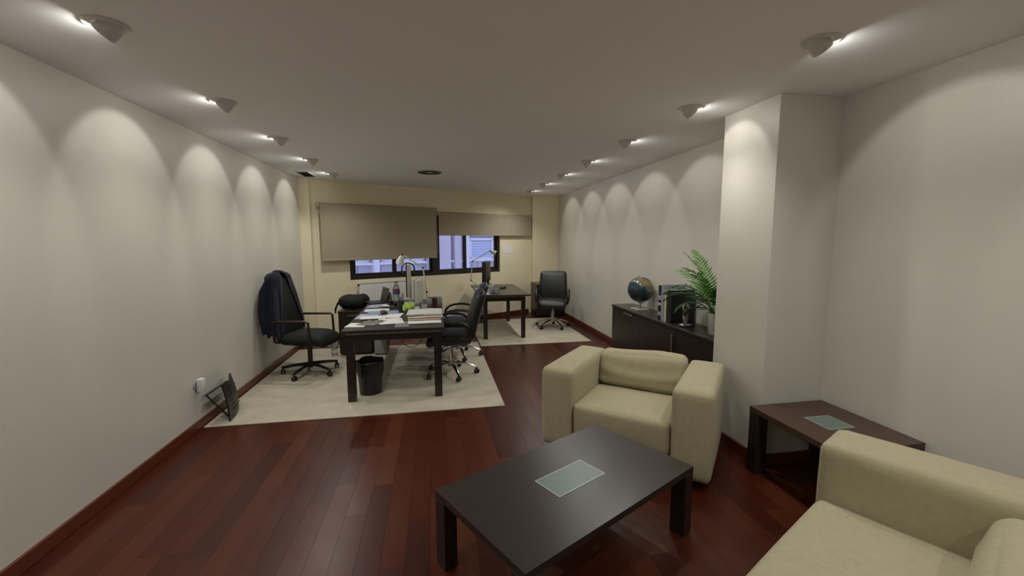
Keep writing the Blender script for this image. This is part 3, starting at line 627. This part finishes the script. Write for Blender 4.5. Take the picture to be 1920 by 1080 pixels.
for r0, z in ((.10, .006), (.112, .10), (.122, .20), (.135, .30)): MB().tube([(r0*math.cos(a), r0*math.sin(a), z) for a in [2*math.pi*i/28 for i in range(28)]], .004, 6, closed=True).build('hoop', 'mesh_black', t)
wm = MB()
for i in range(40):
    a = 2*math.pi*i/40; wm.tube([(.10*math.cos(a), .10*math.sin(a), .006), (.135*math.cos(a+.3), .135*math.sin(a+.3), .30)], .0017, 4); wm.tube([(.10*math.cos(a), .10*math.sin(a), .006), (.135*math.cos(a-.3), .135*math.sin(a-.3), .30)], .0017, 4)
stuff(wm.build('wire_mesh', 'mesh_black', t)); MB().lathe([(0, 0), (.10, 0), (.10, .004), (0, .004)], 28, caps=False).build('bottom', 'mesh_black', t)
# dark cabinet in the far corner
t = thing('corner_cabinet', 'low dark wood cabinet in the far right corner behind the lone chair', 'cabinet', (2.36, 8.72, 0))
MB().box(-.29, .29, -.20, .33, .03, .665).build('body', 'wenge', t, smooth=False); MB().box(-.295, .295, -.225, .335, .665, .69, .002, 1).build('top', 'wenge_brown', t, smooth=False); MB().box(-.27, .27, -.16, .3, 0, .03).build('plinth', 'black_plastic', t, smooth=False)
for a, b_ in ((-.289, -.001), (.001, .289)):
    d = MB().box(a, b_, -.219, -.201, .035, .66, .001, 1).build('door', 'wenge', t, smooth=False); xc = -.03 if a < -.1 else .03
    MB().box(xc-.006, xc+.006, -.243, -.232, .42, .58).box(xc-.004, xc+.004, -.234, -.218, .43, .44).box(xc-.004, xc+.004, -.234, -.218, .56, .57).build('handle', 'steel', d, smooth=False)
# water bottle on the floor
def bottle(label, x, y, z, r, h, body='water_plastic', capm='label_blue', lab=None):
    t = thing('bottle', label, 'bottle', (x, y, z))
    MB().lathe([(0, .0), (r*.8, .0), (r, .012), (r, h*.25), (r*.94, h*.28), (r, h*.31), (r, h*.62), (r*.85, h*.72), (r*.42, h*.87), (r*.36, h*.94)], 20, caps=False).build('body', body, t)
    MB().lathe([(0, h), (r*.40, h*.998), (r*.42, h*.93), (r*.36, h*.925)], 16, caps=False).build('cap', capm, t)
    if lab:
        for z0, z1, mt in lab: MB().lathe([(r*1.012, h*z0), (r*1.012, h*z1)], 20, caps=False).build('label_band', mt, t)
    return t
bottle('clear plastic water bottle standing on the carpet beside the drawer pedestal', -1.395, 6.13, FZ, .042, .30, capm='white_plug')

# ------------------------------------------------------------------ things on the cluttered desk
def sheet(name, label, cat, cx, cy, w_, d_, rz, mt, z=DH, th_=.0012, curl=.0):
    f = lambda u, v: Vector(((u-.5)*w_, (v-.5)*d_, curl*((u-.5)*2)**2*(.4+v)))
    return tag(MB().grid(f, 10, 6, thick=-th_).build(name, mt, loc=(cx, cy, z+.0004), rz=rz), label, cat)
sheet('paper_sheet', 'white sheet at the front left corner of the cluttered desk', 'paper', -.80, 4.52, .19, .21, R(-8), 'paper')
sheet('magazine', 'dark printed magazine at the front of the cluttered desk left of centre', 'magazine', -.665, 4.60, .20, .27, R(-22), 'magazine', DH+.002, .004)
sheet('paper_sheet', 'white sheet in the middle of the desk front between magazine and grey folder', 'paper', -.475, 4.66, .25, .33, R(9), 'paper', DH+.004)
sheet('folder', 'dark grey folder at the desk front beside the newspapers', 'folder', -.345, 4.47, .14, .30, R(3), 'paper_grey', DH+.0, .003)
sheet('folder', 'pale lilac plastic folder at the left edge of the cluttered desk', 'folder', -.77, 5.02, .22, .31, R(-4), 'paper_lilac', DH, .003)
sheet('folder', 'blue plastic folder lying behind the mouse on the cluttered desk', 'folder', -.62, 5.25, .36, .22, R(3), 'paper_blue', DH+.0035, .003)
sheet('paper_sheet', 'white sheet lying across the lilac folder on the desk', 'paper', -.69, 4.90, .27, .19, R(4), 'paper', DH+.0075)
sheet('paper_sheet', 'white sheet behind the blue folder on the cluttered desk', 'paper', -.72, 5.46, .29, .20, R(2), 'paper', DH)
sheet('paper_sheet', 'white sheet near the far end of the desk before the bottles', 'paper', -.66, 5.86, .26, .21, R(-5), 'paper', DH)
sheet('folder', 'lilac sheet lying before the open laptop on the desk', 'folder', -.79, 5.80, .16, .28, R(-8), 'paper_lilac', DH+.0016)
sheet('paper_sheet', 'grey-white sheet in front of the silver box on the desk', 'paper', -.50, 5.03, .22, .30, R(-6), 'paper', DH+.0)
# magazines and newspapers at the right front
def paper_block(name, label, cat, x0, x1, y0, y1, z0, z1, mt, rz=0, wv=.004):
    M = Mt((x0+x1)/2, (y0+y1)/2, z0); a, b_ = (x1-x0)/2, (y1-y0)/2
    o = MB().soft(-a, a, -b_, b_, 0, z1-z0, .006, (0, .004, 0), 12, fn=lambda p: Vector((p.x, p.y+.004*math.sin(p.x*25), p.z+(wv*(math.sin(p.x*11+1)+1)*(p.z/(z1-z0)))))).build(name, mt, ang=50)
    o.location = ((x0+x1)/2, (y0+y1)/2, z0); o.rotation_euler.z = rz
    return tag(o, label, cat)
paper_block('magazine', 'white glossy magazine at the right front corner, bottom of the newspaper pile', 'magazine', -.29, .055, 4.44, 4.78, DH+.0005, DH+.016, 'paper', R(1), .001)
paper_block('magazine', 'pinkish magazine in the pile under the newspapers', 'magazine', -.28, .06, 4.55, 4.86, DH+.0195, DH+.029, 'pink_paper', R(-2), .001)
paper_block('newspaper', 'folded newspaper lying second from the top of the desk pile', 'newspaper', -.30, .075, 4.60, 4.92, DH+.0315, DH+.047, 'newsprint', R(1))
paper_block('newspaper', 'folded newspaper on top of the desk pile', 'newspaper', -.31, .07, 4.63, 4.98, DH+.0565, DH+.074, 'newsprint', R(-1))
# glasses
t = thing('eyeglasses', 'folded eyeglasses lying on the dark magazine at the desk front', 'glasses', (-.645, 4.58, DH+.0068), R(-15))
for s_ in (-1, 1):
    MB().tube([(s_*.034+.026*math.cos(a), .0, .020+.017*math.sin(a)) for a in [2*math.pi*i/18 for i in range(18)]], .0022, 6, closed=True).build('rim', 'black_plastic', t)
    MB().tube([(s_*.062, 0, .026), (s_*.064, .05, .02), (s_*.058, .11, .006)], .0022, 6).build('temple', 'black_plastic', t)
MB().tube([(-.009, 0, .024), (0, -.002, .028), (.009, 0, .024)], .002, 6).build('bridge', 'black_plastic', t)
# mouse
def mouse(label, x, y, z, rz, mt):
    t = thing('computer_mouse', label, 'mouse', (x, y, z), rz)
    MB().soft(-.032, .032, -.055, .055, 0, .036, .016, (.003, .004, .004), 12, fn=lambda p: Vector((p.x, p.y, p.z*(1-.35*max(0, -p.y/.055))))).build('shell', mt, t, ang=180)
    MB().cyl((-.004, -.028, .026), (.004, -.028, .026), .009, None, 12).build('wheel', 'grey_plastic', t)
mouse('black computer mouse lying on the blue folder of the cluttered desk', -.60, 5.13, DH+.0078, R(20), 'black_plastic')
mouse('black computer mouse on the small far desk', 1.21, 7.56, DH, R(-60), 'black_plastic')
tag(MB().box(-.02, .02, -.04, .04, 0, .012, .003, 2).build('sticky_notes', 'pink_paper', loc=(-.62, 5.01, DH+.0005), rz=.3), 'small pad of pink notes beside the mouse on the desk', 'notes')
# pen holder with pens
t = thing('pen_holder', 'black mesh pen holder filled with pens on the cluttered desk', 'pen holder', (-.43, 5.44, DH))
MB().lathe([(0, 0), (.042, 0), (.044, .004), (.046, .105), (.043, .105), (.041, .006), (0, .006)], 24, caps=False).build('cup', 'mesh_black', t)
PENS = []
for i, (a, h_, mt) in enumerate(((.2, .17, 'black_plastic'), (1.1, .20, 'label_blue'), (2.0, .16, 'grey_plastic'), (2.9, .23, 'black_plastic'), (3.9, .18, 'black_plastic'), (4.8, .15, 'label_red'), (5.6, .19, 'grey_plastic'))):
    pn = thing('pen', ['black pen leaning right in the pen holder', 'tall blue pen in the pen holder', 'short grey pen in the pen holder', 'tallest black pen in the pen holder', 'black pen leaning left in the pen holder', 'short red pen in the pen holder', 'grey pen at the front of the pen holder'][i], 'pen', (-.43, 5.44, DH+.007), 0, 'pens in the mesh holder')
    b0 = Vector((.012*math.cos(a+2), .012*math.sin(a+2), .001)); b1 = Vector((.040*math.cos(a), .040*math.sin(a), h_))
    MB().tube([b0, b0.lerp(b1, .06), b1], [.0015, .0038, .0038], 8).build('barrel', mt, pn); MB().tube([b1, b1+(b1-b0).normalized()*.012], [.0042, .003], 8).build('cap', 'black_plastic', pn)
# lime green crumpled bag
lm = MB().soft(-.075, .075, -.055, .055, 0, .075, .03, (.004, .004, .01), 14, .022, 14)
mz = min(v.z for v in lm.v)
for v in lm.v: v.z -= mz
tag(lm.build('crumpled_bag', 'lime', ang=25, loc=(-.315, 5.27, DH+.0005)), 'crumpled lime green bag beside the pen holder on the desk', 'bag')
# upright silver box
t = thing('desk_box', 'upright silver box with a painted brown reflection at the right side of the cluttered desk', 'box', (-.01, 5.36, DH))
MB().box(-.092, .092, -.075, .075, 0, .155, .004, 2).build('case', 'steel', t); MB().box(-.03, .03, -.0765, -.074, .002, .153).build('painted_reflection', 'book_red', t, smooth=False)  # brown strip on the front is a reflection painted as colour
# large monitor seen from its edge, headphones on top
def monitor(label, loc, rz, W, Hh, zb, case, back, thick=.045, foot=.10):
    t = thing('monitor', label, 'monitor', loc, rz)
    p = MB().soft(-W/2, W/2, 0, thick, zb, zb+Hh, .012, (0, .008, 0), 10).build('housing', back, t, ang=60)
    MB().box(-W/2+.001, W/2-.001, -.010, .004, zb+.001, zb+Hh-.001, .003, 1).build('bezel', case, t); MB().box(-W/2+.018, W/2-.018, -.0118, -.0095, zb+.025, zb+Hh-.018).build('screen', 'screen_black', t, smooth=False)
    MB().box(-.035, .035, thick*.6, thick*.6+.03, .012, zb+Hh*.45, .006, 2).build('neck', back, t); MB().lathe([(0, 0), (foot, 0), (foot, .006), (foot*.9, .012), (0, .014)], 28, (0, thick*.6+.0, 0), caps=False).build('foot', back, t)
    return t
monitor('large monitor with beige back seen edge-on on the cluttered desk', (-.375, 5.93, DH), -R(90)+R(3), .52, .42, .12, 'black_plastic', 'beige_plastic', .05, .11)
t = thing('headphones', 'black headphones hung over the top of the large beige-backed monitor', 'headphones', (-.352, 5.86, DH+.484))
MB().tube([(.085*math.cos(a), .0, -.005+.085*math.sin(a)+.0) for a in [R(-25+i*11.5) for i in range(21)]], .0085, 8, sx=1, sy=1.6).build('headband', 'black_plastic', t)
for s_ in (-1, 1): MB().cyl((s_*.052, 0, -.058), (s_*.082, 0, -.055), .034, .030, 18).build('ear_cup', 'black_plastic', t)
monitor('grey monitor with white sides seen edge-on in the middle of the cluttered desk', (-.235, 5.52, DH), -R(90)-R(6), .36, .30, .075, 'grey_plastic', 'light_plastic', .06, .085)
# laptop far left
t = thing('laptop', 'dark open laptop at the far left end of the cluttered desk', 'laptop', (-.815, 6.09, DH), R(-68))
MB().box(-.15, .15, -.11, .10, 0, .018, .003, 2).build('base', 'black_plastic', t); MB().box(-.15, .15, -.004, .004, 0, .20, .002, 1, M=Mt(0, .104, .014, rx=R(-14))).build('lid', 'black_plastic', t)
MB().box(-.138, .138, -.085, .06, .0178, .0195).build('keyboard', 'mesh_black', t, smooth=False)
bottle('large clear water bottle with red and blue label on the cluttered desk', -.545, 6.20, DH, .050, .29, lab=((.36, .52, 'label_blue'), (.52, .60, 'label_red')))
bottle('small pale bottle with black cap beside the large water bottle on the desk', -.625, 6.13, DH, .028, .145, 'light_plastic', 'black_plastic')
bottle('small blue spray bottle left of the black-capped bottle on the desk', -.672, 6.25, DH, .024, .16, 'soap_blue', 'label_blue')
t = thing('telephone', 'black desk telephone lying before the bottles on the desk', 'telephone', (-.545, 5.87, DH+.0018), R(20))
MB().box(-.085, .085, -.09, .09, 0, .035, .008, 2).build('body', 'black_plastic', t); MB().tube([(-.055, -.085, .052), (-.06, 0, .062), (-.055, .085, .052)], [.018, .012, .018], 10).build('handset', 'black_plastic', t)
# desk lamps
def desk_lamp(label, P, base, shade_dir, shade_r, mt):
    """P: base joint, elbow, head joint in world coordinates"""
    t = thing('desk_lamp', label, 'lamp', base); B = Vector(base); P = [Vector(p)-B for p in P]
    MB().lathe([(0, 0), (.085, 0), (.085, .012), (.075, .018), (.015, .022), (.012, .05), (0, .05)], 28, caps=False).build('base', mt, t)
    MB().tube([(0, 0, .045), P[0]], .008, 10).build('post', mt, t)
    for a, b_, n_ in ((P[0], P[1], 'lower_arm'), (P[1], P[2], 'upper_arm')): MB().tube([a, b_], .008, 8).build(n_, mt, t)
    for p in P: MB().sph(p, .014, 12).build('joint', 'black_plastic', t)
    sdir = Vector(shade_dir).normalized(); M = Matrix.Translation(P[2]) @ sdir.to_track_quat('Z', 'X').to_matrix().to_4x4(); r_ = shade_r
    MB().lathe([(.012, -.01), (r_*.55, .0), (r_*.62, .01), (r_, r_*1.9), (r_*.97, r_*1.9), (r_*.58, .016), (.0, .012)], 28, M=M @ Matrix.Translation((0, 0, .02)), caps=False).build('shade', mt, t)
    MB().sph((0, 0, 0), .022, 12, M=M @ Matrix.Translation((0, 0, .07))).build('bulb', 'lamp_white', t)
    return t
desk_lamp('white jointed desk lamp on the cluttered desk', [(-.11, 5.64, .93), (-.15, 5.66, 1.245), (-.405, 5.66, 1.415)], (-.10, 5.66, DH), (-.28, -.05, -.85), .055, 'lamp_white')
desk_lamp('grey jointed desk lamp on the small far desk', [(.62, 7.44, .90), (.65, 7.44, 1.235), (.96, 7.44, 1.41)], (.775, 7.46, DH), (.75, -.1, -.30), .048, 'lamp_white')
# far desk: monitor on a pile of books
def flat_book(label, x, y, z, w_, d_, h_, rz, mt):
    t = thing('book', label, 'book', (x, y, z), rz, 'books under the far monitor')
    MB().box(-w_/2, w_/2, -d_/2, d_/2, 0, .003).box(-w_/2, w_/2, -d_/2, d_/2, h_-.003, h_).box(w_/2-.003, w_/2, -d_/2, d_/2, .003, h_-.003).build('cover', mt, t, smooth=False)
    MB().box(-w_/2+.004, w_/2-.003, -d_/2+.003, d_/2-.003, .003, h_-.003).build('pages', 'paper', t, smooth=False)
for k, (h_, mt, lb) in enumerate(((.045, 'book_dark', 'thick dark book at the bottom of the pile under the far monitor'), (.022, 'light_plastic', 'pale book second from the bottom under the far monitor'), (.028, 'book_dark', 'dark book third from the bottom under the far monitor'), (.025, 'book_cream', 'cream book on top of the pile under the far monitor'))):
    flat_book(lb, .855, 7.13-.01*k, DH+(0, .0455, .068, .0965)[k], .25-.01*k, .32, h_, R((3, -5, 2, -3)[k]), mt)
monitor('black monitor on a pile of books on the small far desk', (.84, 7.13, DH+.122), -R(90)-R(19), .44, .34, .05, 'black_plastic', 'black_plastic', .05, .085)
t = thing('cup', 'small pale blue cup on the small far desk', 'cup', (.99, 6.93, DH))
MB().lathe([(0, 0), (.028, 0), (.030, .003), (.036, .075), (.033, .075), (.028, .006), (0, .006)], 22, caps=False).build('body', 'paper_lilac', t); MB().lathe([(0, .055), (.034, .055)], 18, caps=False).build('contents', 'black_plastic', t)
sheet('paper_sheet', 'white sheet at the left front of the small far desk', 'paper', .79, 6.83, .15, .21, R(6), 'paper')

# ------------------------------------------------------------------ by the left wall and on walls
t = thing('power_socket', 'round grey wall socket low on the left wall', 'socket', (XL, 3.905, .39))
MB().lathe([(0, .001), (.043, .001), (.043, .008), (.036, .012), (.034, .008), (0, .008)], 28, caps=False, M=Mt(ry=R(90))).build('plate', 'socket_grey', t)
tag(MB().box(0, .045, -.03, .03, -.055, .055, .006, 2).build('plug_adapter', 'white_plug', loc=(XL+.013, 3.915, .385)), 'white box-shaped adapter plugged into the left wall socket', 'adapter')
# laptop stand leaning against the wall
t = thing('laptop_stand', 'black folding laptop cooling stand leaning against the left wall', 'laptop stand', (-1.955, 4.20, .0113))
Ms = Mt(.10, 0, .0, rz=R(14)) @ Matrix.Rotation(R(-8), 4, 'Y')
def pan(u, v):
    y = (u-.5)*.42; z = .005+v*.335; notch = .03*math.exp(-((u-.5)/.12)**2)*(1 if v > .9 else 0)
    return Vector((.022*math.cos((u-.5)*math.pi)*1.0+.012*math.sin(v*math.pi), y*(1-.10*v*v), z-notch))
MB().grid(pan, 16, 12, M=Ms, thick=.014).build('panel', 'black_plastic', t, ang=50)
for i in range(5): MB().box(.030, .034, -.12, .12, .07+i*.045, .078+i*.045, M=Ms).build('rib', 'mesh_black', t, smooth=False)
for y0 in (-.17, .17): MB().tube([Ms @ Vector((-.012, y0, .03)), (-.025, y0*.95-.05, .255)], .008, 8).build('support_leg', 'black_plastic', t)
MB().tube([(-.025, -.215, .255), (-.025, .115, .255)], .008, 8).build('support_bar', 'black_plastic', t)
# sheet pinned to the back wall
o = MB().box(3.82, 4.10, -.0035, -.0015, 1.325, 1.495, M=MB_).build('notice', 'white_sheet', smooth=False); tag(o, 'white sheet fixed to the back wall right of the window', 'notice')
# radiator
t = thing('radiator', 'white panel radiator under the left window behind the desk', 'radiator', bw(.82, 0, 0), BA)
MB().box(0, 1.10, -.085, -.035, .30, .885, .008, 2).build('panel', 'radiator_white', t)
for i in range(18): MB().box(.05+i*.058, .075+i*.058, -.091, -.084, .34, .845, .002, 1).build('rib', 'radiator_white', t)
MB().box(-.004, 1.104, -.095, -.03, .885, .897, .002, 1).build('top_grille', 'radiator_white', t)
for x_ in (.15, .95): MB().box(x_, x_+.04, -.036, -.001, .45, .75).build('bracket', 'steel', t, smooth=False)
MB().tube([(-.02, -.06, .86), (-.055, -.06, .86), (-.055, -.06, .02)], .009, 8).build('pipe', 'radiator_white', t); MB().cyl((-.03, -.06, .86), (.0, -.06, .86), .016, None, 12).build('valve', 'black_plastic', t)
# roller blinds
def blind(label, s0, s1, z0, z1, d, mt, rr):
    t = thing('roller_blind', label, 'blind', BO, BA)
    MB().tube([(s0, d, z1-rr), (s1, d, z1-rr)], rr, 20).build('roller', mt, t)
    MB().grid(lambda u, v: Vector((s0+.012+(s1-s0-.024)*u, d-rr+.002+.003*math.sin(u*9)*v, z1-rr-(z1-rr-z0)*v)), 16, 8, thick=.0015).build('fabric', mt, t)
    MB().box(s0+.01, s1-.01, d-rr-.006, d-rr+.010, z0-.012, z0+.016, .003, 1).build('bottom_bar', mt, t)
    for s_ in (s0-.012, s1+.002): MB().box(s_, s_+.010, d-rr-.004, -.002, z1-2*rr-.004, z1+.006).build('bracket', 'white_metal', t, smooth=False)
    return t
blind('large beige roller blind drawn far down over the left window', .24, 2.255, 1.29, 2.185, -.075, 'blind_fabric', .030)
blind('narrow beige roller blind pulled up high over the right window', 2.30, 4.56, 1.70, 2.125, -.045, 'blind_fabric_light', .024)
o = MB().tube([(2.283, -.05, 2.08), (2.283, -.055, 1.70), (2.284, -.05, 1.35)], .004, 6, M=MB_).build('blind_chain', 'white_metal'); tag(o, 'thin pale pull chain hanging between the two blinds', 'chain')
# cables under the desk
def cable(label, pts, r_, mt):
    ps = [Vector(p) for p in pts]
    for _ in range(3):
        q = [ps[0]]
        for i in range(len(ps)-1): q += [ps[i].lerp(ps[i+1], .25), ps[i].lerp(ps[i+1], .75)]
        ps = q+[ps[-1]]
    tag(MB().tube(ps, r_, 6).build('cable', mt), label, 'cable')
cable('black cable hanging in a loop under the far end of the cluttered desk', [(-.45, 6.26, .62), (-.44, 6.3, .35), (-.52, 6.32, .12), (-.40, 6.30, .03), (-.25, 6.34, .05), (-.15, 6.30, .3), (-.12, 6.28, .62)], .005, 'cable_black')
cable('tangled pale cable on the carpet behind the cluttered desk', [(-.55, 6.42, .02), (-.45, 6.38, .10), (-.38, 6.45, .02), (-.30, 6.36, .12), (-.22, 6.42, .02), (-.05, 6.38, .02)], .004, 'cable_white')
cable('pale cable curving across the floor behind the high-backed chair', [(-1.80, 6.62, .11), (-1.76, 6.66, .03), (-1.62, 6.70, .012), (-1.45, 6.68, .012), (-1.36, 6.62, .02)], .006, 'cable_white')

# ------------------------------------------------------------------ building across the courtyard
t = thing('opposite_building', 'pale building across the courtyard seen through the windows', 'building', BO+BN*4.0, BA)
MB().box(-1.5, 10, .12, .5, -3.5, 6.5).build('wall', 'facade', t, smooth=False)
for z in (-2.1, .98, 4.05): MB().box(-1.5, 10, -.02, .12, z-.03, z+.03).build('ledge', 'facade_white', t, smooth=False)
for s0, s1, mt in ((-.9, -.7, 'facade_white'), (.55, .75, 'facade_white'), (2.48, 2.63, 'facade_white'), (4.05, 4.78, 'facade'), (4.92, 5.14, 'facade'), (5.28, 5.42, 'facade_white'), (6.46, 6.62, 'facade_white'), (8.2, 8.4, 'facade_white')):
    MB().box(s0, s1, -.08, .12, -3.5, 6.5).build('pilaster', mt, t, smooth=False)
bays = ((-.7, .55), (.85, 2.40), (2.72, 3.98), (5.50, 6.40), (6.8, 8.1))
for a, b_ in bays:
    n_ = max(3, int((b_-a)/.28)); wd = (b_-a)/n_
    for z0, z1 in ((-1.0, .93),):
        for i in range(n_): MB().box(a+i*wd+.008, a+(i+1)*wd-.008, .085, .125, z0, z1).build('panel', 'facade_panel', t, smooth=False)
    for z0, z1 in ((1.04, 1.62), (-2.0, -1.2)):
        f = MB().box(a, b_, .04, .125, z0-.03, z0+.03).box(a, b_, .04, .125, z1-.03, z1+.05).box(a, a+.07, .04, .125, z0, z1).box(b_-.07, b_, .04, .125, z0, z1).build('window', 'facade_white', t, smooth=False)
        for k in range(6):
            h_ = (z1-z0-.08)/6; MB().box(a+.07, b_-.07, .085, .105, z0+.03+k*h_, z0+.03+(k+1)*h_-.008).build('shutter_slat', 'facade_shutter', f, smooth=False)
    MB().box(a, b_, .02, .125, 1.72, 1.80).build('lintel', 'facade_panel', t, smooth=False)
